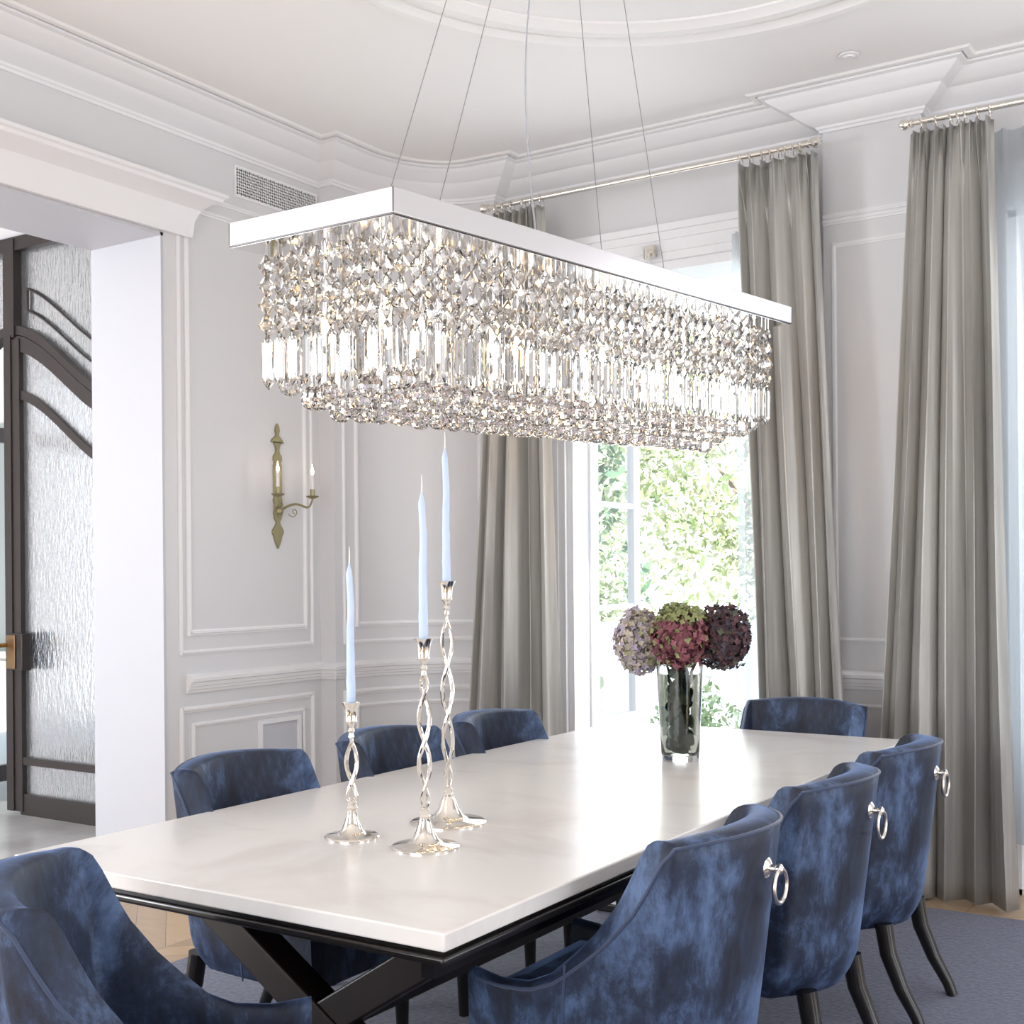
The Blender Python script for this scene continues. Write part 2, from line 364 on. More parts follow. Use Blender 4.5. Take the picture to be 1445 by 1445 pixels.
# ceiling ring mouldings
def ring(R, w, h):
    pr_ = [(R - w / 2, ZC), (R - w / 2, ZC - h * .3), (R - w * .3, ZC - h * .5), (R - w * .15, ZC - h), (R + w * .2, ZC - h), (R + w * .35, ZC - h * .55), (R + w / 2, ZC - h * .3), (R + w / 2, ZC)]
    g = G(); n = 96
    rows = [[((-1.72) + r * cos(2 * pi * k / n), 3.49 + r * sin(2 * pi * k / n), z) for k in range(n)] for r, z in pr_]
    g.grid(rows, wrap=True); return g
st(ring(1.27, .09, .022).obj('trim_7', CEIL, smooth=30)); st(ring(1.13, .12, .03).obj('trim_8', CEIL, smooth=30))

# casings round the garden doors
def casing(x0, x1, name):
    g = G(); y = 5.75
    for a, b, k in ((0, .04, .016), (.04, .10, .026), (.10, .14, .036)):
        g.box(x0 - b, x0 - a, y - k, y, 0, 3.0 + b); g.box(x1 + a, x1 + b, y - k, y, 0, 3.0 + b); g.box(x0 - a, x1 + a, y - k, y, 3.0 + a, 3.0 + b)
    g.box(x0 - .15, x1 + .15, y - .055, y, 3.14, 3.175)
    # frame lining the reveal
    g.box(x0, x0 + .035, 5.76, 6.04, 0, 2.985); g.box(x1 - .035, x1, 5.76, 6.04, 0, 2.985); g.box(x0, x1, 5.76, 6.04, 2.955, 3.0)
    g.box(x0, x1, 5.76, 6.04, -.02, .025)
    return st(g.obj(name, TRIM, smooth=0))
casing(-3.37, -2.15, 'trim_9'); casing(-1.13, .1, 'trim_10')
def leaf(name, hinge, along, w=.585, hz=2.93):
    """one glazed door leaf; hinge at a plan point, 'along' is the unit plan vector of the leaf"""
    ax, ay = along; nx, ny = -ay * .022, ax * .022
    def slab(g, a, b, z0, z1, k=1.0):
        p = [(hinge[0] + ax * t + sx_ * nx * k, hinge[1] + ay * t + sx_ * ny * k) for t, sx_ in ((a, -1), (b, -1), (b, 1), (a, 1))]
        g.prism(p, z0, z1)
    g = G(); slab(g, 0, .075, .03, hz); slab(g, w - .075, w, .03, hz); slab(g, .075, w - .075, .03, .62); slab(g, .075, w - .075, hz - .09, hz)
    for z in (1.225, 1.80, 2.375): slab(g, .075, w - .075, z - .016, z + .016, .8)
    o = st(g.obj(name, TRIM, smooth=0))
    g = G(); slab(g, .07, w - .07, .61, hz - .08, .12); g.obj('pane', PANE, o, smooth=0)
    g = G(); hp = (hinge[0] + ax * (w - .035), hinge[1] + ay * (w - .035))
    for s_ in (-1, 1):
        c = (hp[0] + s_ * nx * 2.4, hp[1] + s_ * ny * 2.4, 1.02); g.tube([(hp[0], hp[1], 1.02), c, (c[0] - ax * .1, c[1] - ay * .1, 1.02)], .008)
    g.obj('door_handle', NICKEL, o)
    return o
leaf('window_1', (-3.345, 5.93), (0, 1)); leaf('window_2', (-2.185, 5.93), (0, 1))
leaf('window_3', (-1.095, 5.93), (1, 0)); leaf('window_4', (.065, 5.93), (-1, 0))

# ------------------------------------------------------------------ foyer entrance doors (plane y = 4.7)
g = G(); g.box(-5.45, -4.87, 4.7, 4.95, 0, ZC); g.box(-9.4, -7.85, 4.7, 4.95, 0, ZC); g.box(-7.85, -5.45, 4.7, 4.95, 3.45, ZC)
g.box(-9.4, -9.2, 1.0, 4.7, 0, ZC); g.box(-9.4, -9.2, -2.4, -1.5, 0, ZC); g.box(-9.4, -9.2, -1.5, 1.0, 2.9, ZC)
st(g.obj('wall_foyer', WALL, smooth=0))
st(G().sweep([(-7.85, 4.7), (-4.87, 4.7)], [(0, 3.47), (.02, 3.47), (.05, 3.5), (.09, 3.55), (.12, 3.56), (.12, 3.6), (0, 3.6)]).obj('trim_11', TRIM, smooth=25))
XM = -6.60
def zarch(x):      # ogee head of the leaf, centre high
    t = min(1, abs(x - XM) / 1.0)
    return 2.88 - .02 * t - .47 * (3 * t ** 2 - 2 * t ** 3)
def ogee(g, xs, dz0, dz1, y0, y1):
    rows = []
    for x in xs:
        z = zarch(x); rows.append([(x, y0, z + dz0), (x, y0, z + dz1), (x, y1, z + dz1), (x, y1, z + dz0)])
    g.grid(rows, wrap=True); g.add(rows[0], [(0, 1, 2, 3)]); g.add(rows[-1], [(3, 2, 1, 0)])
xsR = [XM + .03 + k * .97 / 30 for k in range(31)]; xsL = [XM - .03 - k * .97 / 30 for k in range(31)]
g = G(); yf = 4.66
g.box(XM - .05, XM + .05, yf - .006, yf + .092, 2.86, 3.45); g.box(-5.58, -5.46, yf - .02, yf + .1, 0, 3.45); g.box(-7.84, -7.62, yf - .02, yf + .1, 0, 3.45); g.box(-7.84, -5.46, yf + .003, yf + .088, 3.38, 3.46)
ogee(g, xsR, 0.0, .055, yf + .006, yf + .085); ogee(g, xsL, 0.0, .055, yf + .006, yf + .085)
dr1 = st(g.obj('door_1', BRONZE, smooth=30))
g = G()
for xa, s_ in ((XM, 1), (XM, -1)):
    rows = []
    for k in range(21):
        x = xa + s_ * (.05 + .93 * k / 20); rows.append([(x, yf + .05, zarch(x) + .05), (x, yf + .05, 3.39)])
    g.grid(rows)
g.obj('transom_glass', SEED, dr1, smooth=0)
g = G()   # thin applied bars on the transom, and an arc for grille shadow
for dz in (.16, .29):
    rows = []
    for k in range(21):
        x = XM + .13 + .8 * k / 20; z = zarch(x) + dz; rows.append((x, yf + .035, z))
    g.tube(rows, .008, 6)
ogee(g, [XM + .08 + .9 * k / 24 for k in range(25)], .40, .47, yf + .16, yf + .19)  # dark arc behind the glass, standing in for the outer grille's shadow
g.tube([(XM + .13, yf + .035, zarch(XM + .13) + .16), (XM + .13, yf + .035, zarch(XM + .13) + .29)], .008, 6)
g.obj('transom_bar_and_shadow', BRONZE, dr1)
# closed right leaf
g = G()
g.box(XM - .045, XM + .02, yf - .01, yf + .06, .02, zarch(XM) - .005)
g.box(XM + .02, XM + .09, yf, yf + .05, .02, zarch(XM + .09) - .02)
g.box(-5.69, -5.59, yf, yf + .06, .02, zarch(-5.6) - .01)
g.box(XM + .06, -5.6, yf + .008, yf + .056, .0, .125); g.box(XM + .06, -5.6, yf + .005, yf + .05, .30, .345)
ogee(g, [x for x in xsR if x < -5.58], -.10, -.005, yf + .008, yf + .055)
ogee(g, [x for x in xsR if x < -5.58], -.385, -.33, yf + .010, yf + .045)
d2 = st(g.obj('door_2', BRONZE, smooth=30))
rows = []
for k in range(21):
    x = XM + .08 + .92 * k / 20; rows.append([(x, yf + .03, .11), (x, yf + .03, zarch(x) - .06)])
G().grid(rows).obj('door_glass', SEED, d2, smooth=0)
G().box(XM + .07, XM + .20, yf - .075, yf - .01, .87, 1.09).obj('lock_box', BRONZE, d2, bevel=.006)
G().box(XM + .065, XM + .145, yf - .085, yf - .075, .88, 1.08).obj('lock_plate', mat('worn_brass', (.30, .19, .10), .4, .8), d2, bevel=.003)
g = G(); pr_ = [(.012, 0), (.012, .05), (.02, .055), (.036, .07), (.042, .085), (.036, .1), (.02, .105), (0, .106)]
g.lathe(pr_, 20); g.v = [(XM + .07 + x * 1.1, yf - .085 - z, 1.02 + y * 1.1) for x, y, z in g.v]; g.obj('door_knob', GOLD, d2)
# open left leaf, swung outwards
g = G(); xl = -7.6
g.box(xl - .05, xl, 4.76, 4.83, .02, 2.4); g.box(xl - .05, xl, 5.6, 5.7, .02, 2.85); g.box(xl - .05, xl, 4.8, 5.62, .02, .13); g.box(xl - .05, xl, 4.8, 5.62, 2.35, 2.45)
st(g.obj('door_3', BRONZE, smooth=0))

# ------------------------------------------------------------------ outside
st(G().box(-16, 9, 6.05, 22, -.3, -.06).obj('floor_terrace', PAVE, smooth=0))
st(G().box(-16, -4.87, 4.95, 6.05, -.3, -.06).obj('floor_porch', mat('porch_stone', (.45, .47, .48), .5), smooth=0))
g = G(); g.box(-12, -5.0, 7.8, 8.0, -.06, 5.5); g.box(-12, -4.9, 4.96, 7.0, 3.75, 3.9); g.box(-12, -5.0, 7.66, 7.8, -.06, .62); g.box(-12, -5.0, 7.63, 7.8, .62, .68)  # wall behind the door glass; porch roof slab added to hide bright sky

st(g.obj('wall_outside', mat('render_wall', (.34, .35, .32), .8), smooth=0))
def foliage(name, label, cat, loc, rx, ry, rz, n, size, mats, group, trunk=True, seed=0):
    R = random.Random(seed); root = empty(name, loc); tag(root, label, cat, group)
    for mi, m in enumerate(mats):
        g = G()
        for _ in range(n // len(mats)):
            while True:
                p = Vector((R.uniform(-1, 1), R.uniform(-1, 1), R.uniform(-1, 1)))
                if p.length < 1 and (p.length > .45 or R.random() < .3): break
            wob = 1 + .25 * sin(5 * p.x + seed) * sin(4 * p.z + 1)
            c = Vector((p.x * rx * wob, p.y * ry * wob, p.z * rz * wob + rz))
            u = Vector((R.gauss(0, 1), R.gauss(0, 1), R.gauss(0, 1))).normalized(); w = u.cross(Vector((R.gauss(0, 1), R.gauss(0, 1), R.gauss(0, 1)))).normalized()
            a = size * R.uniform(.6, 1.4)
            g.add([c - u * a, c - w * a * .45, c + u * a, c + w * a * .45], [(0, 1, 2, 3)])
        g.obj('foliage', m, root, smooth=0, fix=False)['kind'] = 'stuff'
    if trunk:
        g = G()
        for k in range(5):
            a = R.uniform(0, 2 * pi); e = Vector((cos(a) * rx * .5, sin(a) * ry * .5, rz * R.uniform(.8, 1.4)))
            g.tube([(0, 0, 0), (e.x * .3, e.y * .3, e.z * .5), tuple(e)], [.09, .06, .02], 6)
        g.obj('trunk', BARK, root)
    return root
GT = None
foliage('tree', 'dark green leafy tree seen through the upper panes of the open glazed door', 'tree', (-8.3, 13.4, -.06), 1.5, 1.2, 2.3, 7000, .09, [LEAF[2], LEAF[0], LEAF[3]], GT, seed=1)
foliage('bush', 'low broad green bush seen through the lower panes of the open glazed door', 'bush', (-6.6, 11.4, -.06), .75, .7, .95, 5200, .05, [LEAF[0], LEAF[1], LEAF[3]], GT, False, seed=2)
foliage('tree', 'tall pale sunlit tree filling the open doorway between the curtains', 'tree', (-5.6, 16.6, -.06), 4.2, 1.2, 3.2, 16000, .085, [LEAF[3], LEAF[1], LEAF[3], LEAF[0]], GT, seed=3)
foliage('shrub', 'small bright green shrub beside the glass vase outside the doorway', 'shrub', (-3.72, 8.1, -.06), .32, .25, .36, 1300, .03, [LEAF[1], LEAF[0]], GT, False, seed=4)
foliage('shrub', 'slender leafy shrub low behind the hinged glazed door', 'shrub', (-4.45, 7.7, -.06), .16, .2, .55, 420, .05, [LEAF[1], LEAF[0]], GT, False, seed=5)
foliage('tree', 'twiggy grey green tree outside the right hand window', 'tree', (-1.35, 8.2, -.06), .5, .5, .75, 1500, .045, [LEAF[2], LEAF[3]], GT, seed=6)
g = G(); g.box(-9, -3.6, 10.3, 10.5, -.06, .95)
st(g.obj('wall_garden', mat('garden_wall', (.42, .50, .56), .8), smooth=0))

# ------------------------------------------------------------------ rug
g = G(); g.box(-3.52, .6, .2, 5.3, 0.001, .014)
tag(g.obj('rug', RUG, bevel=.004), 'large blue grey wool rug lying under the dining table and chairs', 'rug')

# ------------------------------------------------------------------ dining table
T = tag(empty('dining_table', (-2.01, 3.43, .0145)), 'long dining table with pale marble top and dark lacquered crossed legs', 'table')
TX0, TX1, TY0, TY1 = -.645, .640, -1.555, 1.545
zt = .736
G().box(TX0, TX1, TY0, TY1, zt - .036, zt).obj('tabletop', STONE, T, bevel=.004)
G().box(TX0 + .018, TX1 - .018, TY0 + .018, TY1 - .018, zt - .048, zt - .034).obj('reveal', DWOOD, T, smooth=0)
G().box(TX0 + .004, TX1 - .004, TY0 + .004, TY1 - .004, zt - .066, zt - .047).obj('frame', DWOOD, T, bevel=.007)
g = G(); i = .10
g.box(TX0 + i, TX0 + i + .03, TY0 + i, TY1 - i, zt - .13, zt - .065); g.box(TX1 - i - .03, TX1 - i, TY0 + i, TY1 - i, zt - .13, zt - .065)
g.box(TX0 + i, TX1 - i, TY0 + i, TY0 + i + .03, zt - .10, zt - .065); g.box(TX0 + i, TX1 - i, TY1 - i - .03, TY1 - i, zt - .10, zt - .065)
g.obj('apron', DWOOD, T, smooth=0)
for yy in (-1.16, 1.16):
    G().beam((-.53, yy, .675), (.44, yy - .0, 0.06), .085, .085).obj('leg', XWOOD, T, bevel=.006)
    G().beam((.53, yy + .005, .675), (-.44, yy + .005, 0.06), .085, .083).obj('leg', XWOOD, T, bevel=.006)
    G().box(-.52, .52, yy - .05, yy + .05, 0.0, .035).obj('foot', XWOOD, T, bevel=.006)
G().beam((0, -1.13, .34), (0, 1.13, .34), .06, .07, (0, 0, 1)).obj('stretcher', XWOOD, T, bevel=.005)

# ------------------------------------------------------------------ barrel dining chairs
def smooth01(t): t = max(0, min(1, t)); return t * t * (3 - 2 * t)
ZT = .852
def chair_plan(u, inset=0.0, z=.5):
    """u in [-1,1] round the U, front(-x side) -> back -> front(+x side); front is +y"""
    lean = (z - .28) / .6
    hw = .268 - inset; yb = -.255 - .075 * max(0, lean) + inset; yf = .30
    a = abs(u); sgn = 1 if u > 0 else -1
    R = max(.008, .024 - inset * .3)
    # segment lengths: half back (arc bulge), corner, side
    side = .44; back = hw - R; cor = R * pi / 2; tot = side + back + cor
    s = a * tot
    if s < back:
        x = s; y = yb + .115 * (s / hw) ** 2
    elif s < back + cor:
        t = (s - back) / R; ybb = yb + .115 * (back / hw) ** 2
        x = back + R * sin(t); y = ybb + R * (1 - cos(t)) + .0
    else:
        t = (s - back - cor) / side
        ybb = yb + .115 * (back / hw) ** 2 + R
        x = hw + .012 * sin(pi * t); y = ybb + (yf - ybb) * t
    k = 1 - .07 * (1 - min(1, max(0, lean)))
    return (sgn * x * k, y, (y + .33) / .63, a)
def chair_top(y):
    # height of the wing as a function of plan y
    pts = [(-.40, ZT), (-.198, ZT - .004), (-.180, .815), (-.157, .76), (-.13, .705), (-.075, .635), (-.02, .585), (.05, .53), (.12, .503), (.21, .497), (.31, .51)]
    if y <= pts[0][0]: return ZT
    for (a, za), (b, zb) in zip(pts, pts[1:]):
        if y <= b: return za + (zb - za) * (y - a) / (b - a)
    return pts[-1][1]
def top_profile(n):
    hs = []
    for i in range(n + 1):
        u = -1 + 2 * i / n
        _, y, _, a = chair_plan(u, 0, .7)
        hs.append(chair_top(y))
    for _ in range(0): hs = [hs[0]] + [(hs[i - 1] + 2 * hs[i] + hs[i + 1]) / 4 for i in range(1, n)] + [hs[-1]]
    return hs
def make_chair():
    root = empty('dining_chair')
    n = 120; hs = top_profile(n)
    th = .042
    NV = 16
    outer = []; inner = []
    ZB = .285
    for j in range(NV + 1):
        ro = []; ri = []
        for i in range(n + 1):
            u = -1 + 2 * i / n; h = hs[i] - .012
            crown = .012 * (1 - (chair_plan(u)[3] / .33) ** 2) if chair_plan(u)[3] < .33 else 0
            h += crown
            z = ZB + (h - ZB) * j / NV
            tuck = .03 * max(0, 1 - (z - ZB) / .10) ** 2
            x, y, _, _ = chair_plan(u, tuck, z); ro.append((x, y, z))
            zi = .36 + (h - .36) * j / NV
            bulge = .012 * sin(pi * min(1, max(0, (zi - .4) / (h - .38 + 1e-6))))
            x, y, _, a_ = chair_plan(u, th + bulge, zi); y = min(y + .04 * max(0, 1 - (a_ / .31) ** 2) * min(1, (zi - .36) / .2), .30); ri.append((x, y, zi))
        outer.append(ro); inner.append(ri)
    # rounded rim
    rim = []
    for q in range(1, 6):
        a = pi * q / 6; r_ = []
        for i in range(n + 1):
            o_ = Vector(outer[-1][i]); i_ = Vector(inner[-1][i]); m_ = (o_ + i_) / 2; d = (o_ - i_) / 2
            r_.append(tuple(m_ + d * cos(a) + Vector((0, 0, .014)) * sin(a)))
        rim.append(r_)
    rows = outer + rim + inner[::-1]
    g = G(); g.grid(rows)
    # close the two front ends and the bottom
    for e in (0, n): 
        col = [r_[e] for r_ in rows]; g.add(col, [tuple(range(len(col)))])
    g.add([rows[0][i] for i in range(n + 1)] + [rows[-1][i] for i in range(n + 1)], [(i, i + 1, n + 2 + i, n + 1 + i) for i in range(n)])
    sh = g.obj('backrest', VELVET, root, smooth=50)
    # piping / seam along the outer rim
    pts = [(p[0] * 1.002, p[1] * 1.002, p[2] + .004) for p in outer[-1][2:-2]]
    G().tube(pts[::2], .0042, 6).obj('piping', PIPE, sh)
    for s_ in (-1, 1):
        col = []; g = G()
        for j in range(13):
            z = .29 + (chair_top(-.02) - .02 - .29) * j / 12
            u = s_ * .66; x, y, _, _ = chair_plan(u, 0, z); col.append((x * 1.004, y, z))
        g.tube(col, .003, 6).obj('side_seam', PIPE, sh)
    # seat cushion
    g = G(); rows = []
    for q, (ins, z) in enumerate(((.062, .28), (.055, .30), (.055, .43), (.058, .455), (.075, .472), (.12, .482))):
        r_ = []
        for i in range(0, n + 1, 3):
            u = -1 + 2 * i / n; x, y, _, a = chair_plan(u, ins, .45); y = min(y, .275 - max(0, ins - .058)); r_.append((x, y, z))
        rows.append(r_)
    g.grid(rows, wrap=True); g.add(rows[0], [tuple(reversed(range(len(rows[0]))))]); 
    c = len(rows[-1]); g.add(rows[-1], [tuple(range(c))])
    g.obj('seat', VELVET, root, smooth=50)
    G().box(-.205, .205, .262, .288, .285, .45).obj('front_rail', VELVET, root, bevel=.008)
    for s_ in (-1, 1):
        G().tube([(s_ * .2, .245, .30), (s_ * .2, .248, .15), (s_ * .2, .25, 0)], [.027, .022, .016], 12).obj('leg', DWOOD, root)
        G().tube([(s_ * .185, -.20, .31), (s_ * .187, -.215, .22), (s_ * .19, -.255, .12), (s_ * .192, -.30, .04), (s_ * .192, -.315, 0)], [.028, .027, .023, .019, .018], 12).obj('leg', DWOOD, root)
    # ring pull on the back
    yb = chair_plan(0, 0, .765)[1]
    g = G(); g.lathe([(.024, 0), (.024, .004), (.018, .009), (.009, .013), (.008, .022), (.012, .027), (.012, .034), (.006, .039), (0, .04)], 20)
    g.v = [(x, yb - z + .003, .762 + y) for x, y, z in g.v]
    pl = g.obj('ring_mount', NICKEL, root)
    R_ = .036; cx_, cz_ = 0, .762 - R_
    G().tube([(R_ * sin(2 * pi * k / 32), yb - .029, cz_ + R_ * cos(2 * pi * k / 32)) for k in range(32)], .0052, 10, closed=True).obj('pull_ring', NICKEL, root)
    return root
def copy_tree(o, parent=None):
    c = o.copy(); COL.objects.link(c)
    if parent: c.parent = parent
    for ch in o.children: copy_tree(ch, c)
    return c
chair0 = make_chair()
cg = 'blue velvet chairs round the dining table'
chairs = [
 # x, y, facing angle (deg, 0 = +y, positive ccw), label
 (-1.325, 2.57, 90, 'blue velvet barrel chair nearest the camera on the right side of the table'),
 (-1.33, 3.33, 90, 'blue velvet barrel chair in the middle of the three on the right side'),
 (-1.34, 4.05, 90, 'blue velvet barrel chair on the right side farthest back, beside the curtains'),
 (-2.55, 2.735, -90, 'blue velvet chair across the table beside the white pillar, its near side lit pale blue'),
 (-2.545, 3.445, -90, 'blue velvet chair across the table directly behind the candlesticks'),
 (-2.52, 4.07, -90, 'blue velvet chair across the table in front of the left curtain'),
 (-1.83, 4.895, 180, 'blue velvet chair at the far head of the table in front of the middle curtain'),
 (-1.86, 1.61, -47, 'dark blue velvet chair turned sideways at the near left corner of the picture'),
]
for k, (x, y, a, lab) in enumerate(chairs):
    c = chair0 if k == 0 else copy_tree(chair0)
    c.location = (x, y, .0145); c.rotation_euler = (0, 0, radians(a)); tag(c, lab, 'chair', cg)

# ------------------------------------------------------------------ candlesticks and candles
def candlestick(x, y, h, br, turns, lab, clab, ch):
    z0 = .75
    r = tag(empty('candlestick', (x, y, z0)), lab, 'candlestick', 'twisted silver candlesticks on the table')
    G().lathe([(br, 0), (br, .004), (br * .96, .007), (br * .55, .012), (br * .38, .022), (br * .27, .04), (br * .19, .062), (.013, .072), (.0145, .077), (.011, .082), (.012, .09), (.006, .098), (0, .1)], 48).obj('base', SILVER, r)
    zb, ztp = .088, h - .085; n = 60; A = .0135
    for s_ in (0, pi):
        pts = []; rad = []
        for k in range(n + 1):
            t = k / n; a = s_ + turns * pi * t + .6; e = min(1, sin(pi * t) * 3.5)
            pts.append((A * cos(a) * e, A * sin(a) * e, zb + (ztp - zb) * t)); rad.append(.0042 + .0016 * sin(pi * t))
        G().tube(pts, rad, 10).obj('twisted_stem', SILVER, r)
    G().lathe([(0, ztp - .006), (.008, ztp - .004), (.006, ztp + .006), (.0095, ztp + .012), (.0055, ztp + .02), (.009, ztp + .03), (.016, ztp + .036), (.014, ztp + .04), (.0155, ztp + .055), (.017, ztp + .07), (.024, h), (.022, h - .001), (.0145, h - .016), (.0135, h - .03), (0, h - .03)], 28).obj('candle_cup', SILVER, r)
    # taper candle
    g = G(); rows = []; m = 60; r0 = .0118
    for k in range(m + 1):
        t = k / m; z = ch * t; rr = r0 * (1 - .38 * t)
        if t > .93: rr *= max(.15, (1 - t) / .07 * .8 + .2)
        ring_ = []
        for q in range(20):
            a = 2 * pi * q / 20; tw = t * 9
            ring_.append(((rr * (1 + .13 * max(0, cos(a - tw * 2)) ** 6)) * cos(a) + .0022 * sin(tw * 1.3) * t, rr * (1 + .13 * max(0, cos(a - tw * 2)) ** 6) * sin(a), z))
        rows.append(ring_)
    g.grid(rows, wrap=True); g.add(rows[0], [tuple(reversed(range(20)))]); g.add(rows[-1], [tuple(range(20))])
    c = g.obj('candle', CANDLE, None, loc=(x, y, z0 + h - .03)); tag(c, clab, 'candle', 'pale blue taper candles')
    xt = .0022 * sin(9 * 1.3)
    G().tube([(xt, 0, ch - .002), (xt + .001, 0, ch + .02), (xt - .001, .001, ch + .042)], [.0022, .0018, .001], 6).obj('wick', WAXW, c)
candlestick(-2.073, 2.444, .345, .070, 1.7, 'shortest of the three twisted silver candlesticks, standing at the left', 'pale blue taper candle in the shortest candlestick', .385)
candlestick(-1.843, 2.447, .512, .084, 3, 'middle height twisted silver candlestick standing nearest the camera', 'pale blue taper candle in the middle height candlestick', .39)
candlestick(-1.972, 2.723, .650, .102, 3.6, 'tallest of the three twisted silver candlesticks, standing at the back', 'pale blue taper candle in the tallest candlestick, topping all others', .39)

# ------------------------------------------------------------------ vase with hydrangeas
VX, VY = -1.913, 4.05
V = tag(empty('vase', (VX, VY, .75)), 'tall clear glass vase with water and green stems standing on the table', 'vase')
H_ = .345
ro = lambda z: .066 + .018 * z / H_
g = G(); prof = [(0, 0), (.064, 0), (.066, .005)] + [(ro(z), z) for z in (.03, .1, .2, .28, H_)] + [(ro(H_) - .003, H_ + .002), (ro(H_) - .006, H_)] + [(ro(z) - .006, z) for z in (.28, .2, .1, .035)] + [(.055, .022), (.03, .018), (0, .018)]
g.lathe(prof, 48).obj('vase_glass', GLASS, V)
g = G(); g.lathe([(0, .0185), (.03, .0185), (.0545, .0225)] + [(ro(z) - .0065, z) for z in (.036, .1, .2, .31)] + [(0, .31)], 40).obj('water', WATER, V)
STEMM = mat('stem_green', (.17, .24, .09), .6); LEAFM = mat('hydrangea_leaf', (.15, .23, .09), .5)
PET = {}
def petal_mats(nm, cols): return [mat(nm + str(k), c, .7, Subsurface_Weight=.0) for k, c in enumerate(cols)]
def hydrangea(cx, cz, cy, R, cols, lab, seed, nf=620, sz=.0112):
    rn = random.Random(seed)
    root = tag(empty('hydrangea', (cx, cy, cz)), lab, 'flower', 'hydrangeas in the glass vase')
    ms = petal_mats('petal_%d_' % seed, cols)
    gs = [G() for _ in ms]
    for k in range(nf):
        # fibonacci sphere
        t = (k + .5) / nf; ph = math.acos(1 - 2 * t); th = pi * (1 + 5 ** .5) * k
        d = Vector((sin(ph) * cos(th), sin(ph) * sin(th), cos(ph)))
        rr = R * rn.uniform(.82, 1.05); c = d * rr * (1 + .07 * sin(5 * d.x + seed) * cos(4 * d.z + 2 * d.y)); c.z *= 1.2
        d2 = (d + Vector((rn.gauss(0, .5), rn.gauss(0, .5), rn.gauss(0, .5)))).normalized()
        u = d2.orthogonal().normalized(); w = d2.cross(u); a0 = rn.uniform(0, pi)
        gi = rn.choices(range(len(ms)), [3, 2, 1, 1][:len(ms)])[0]
        if seed == 32 and c.z > R * .55: gi = len(ms) - 1
        g = gs[gi]; s = sz * rn.uniform(.85, 1.25)
        for p in range(4):
            a = a0 + p * pi / 2; e = u * cos(a) + w * sin(a); f = d2.cross(e)
            g.add([c, c + e * s * .55 + f * s * .5 + d2 * s * .25, c + e * s * 1.15 + d2 * s * rn.uniform(.05, .45), c + e * s * .55 - f * s * .5 + d2 * s * .25], [(0, 1, 2), (0, 2, 3)])
    for g, m in zip(gs, ms):
        if g.v: g.obj('petals', m, root, smooth=0, fix=False)['kind'] = 'stuff'
    g = G(); g.lathe([(0, -R)] + [(R * .80 * sin(pi * k / 12), -R * .96 * cos(pi * k / 12)) for k in range(1, 12)] + [(0, R)], 20)
    g.obj('flower_core', mat('core_%d' % seed, tuple(v * .45 for v in cols[0]), .8), root)
    bx_, by_ = VX - cx + rn.uniform(-.02, .02), VY - cy + rn.uniform(-.02, .02)
    zb = .75 - cz
    G().tube([(0, 0, -R * .6), ((VX - cx) * .6, (VY - cy) * .6, zb + .36), ((VX - cx) * .85, (VY - cy) * .85, zb + .27), (bx_ * .95, by_ * .95, zb + .16), (bx_ + rn.uniform(-.02, .02), by_, zb + .05)], [.006, .006, .006, .005, .004], 8).obj('stem', STEMM, root)
    # leaves inside and at the neck of the vase
    g = G()
    for k in range(24):
        if k < 20: z = zb + rn.uniform(.05, .33); rad = .05
        else: z = zb + .355; rad = .055
        a = rn.uniform(0, 2 * pi); c = Vector((VX - cx + cos(a) * rad * rn.uniform(.2, .75), VY - cy + sin(a) * rad * rn.uniform(.2, .75), z))
        t = Vector((-sin(a) * .5, cos(a) * .5, rn.uniform(-1, 1))).normalized(); nrm = Vector((cos(a), sin(a), .2)).normalized(); w = t.cross(nrm)
        L = .05
        rows = []
        for q in range(7):
            s = q / 6; wd = .021 * sin(pi * min(.98, s + .04)) ** .8
            ctr = c + t * (s - .5) * L * 1.25 - nrm * .016 * (2 * s - 1) ** 2
            rows.append([tuple(ctr - w * wd), tuple(ctr + nrm * .002), tuple(ctr + w * wd)])
        g.grid(rows)
    g.obj('leaves', LEAFM, root, fix=False)['kind'] = 'stuff'
hydrangea(-2.055, 1.172, 4.03, .096, [(.50, .44, .36), (.42, .36, .46), (.60, .50, .44), (.34, .33, .18)], 'pale cream and lilac hydrangea head, leftmost in the vase', 31)
hydrangea(-1.885, 1.193, 4.0, .098, [(.22, .07, .085), (.30, .10, .13), (.13, .035, .05), (.27, .29, .12)], 'dusky red pink hydrangea head in the middle of the vase', 32)
hydrangea(-1.775, 1.187, 4.12, .094, [(.065, .035, .042), (.11, .05, .06), (.07, .065, .09), (.10, .11, .07)], 'dark purple brown hydrangea head, rightmost in the vase', 33)

# ------------------------------------------------------------------ curtain rods, curtains, sheers
def rod(x0, x1, lab, ends):
    y, z = 5.47, 3.35
    r = tag(empty('curtain_rod', (x0, y, z)), lab, 'curtain rod')
    G().tube([(0, 0, 0), (x1 - x0, 0, 0)], .014, 14).obj('pole', NICKEL, r)
    for e in ends:
        xe = e - x0; s_ = -1 if xe < .1 else 1
        g = G(); g.lathe([(.014, 0), (.02, .004), (.02, .012), (.012, .018), (.022, .03), (.026, .042), (.022, .054), (.01, .062), (0, .064)], 16)
        g.v = [(xe + s_ * z_, x_, y_) for x_, y_, z_ in g.v]; g.obj('finial', NICKEL, r)
        G().tube([(xe - s_ * .04, 0, -.012), (xe - s_ * .04, .02, -.02), (xe - s_ * .04, .17 , -.02)], .008, 8).obj('bracket', NICKEL, r)
    return r
rod(-3.66, -1.93, 'long brass nickel curtain rod above the open garden door', (-3.66, -1.93))
rod(-1.455, .3, 'nickel curtain rod above the right hand window', (-1.455,))
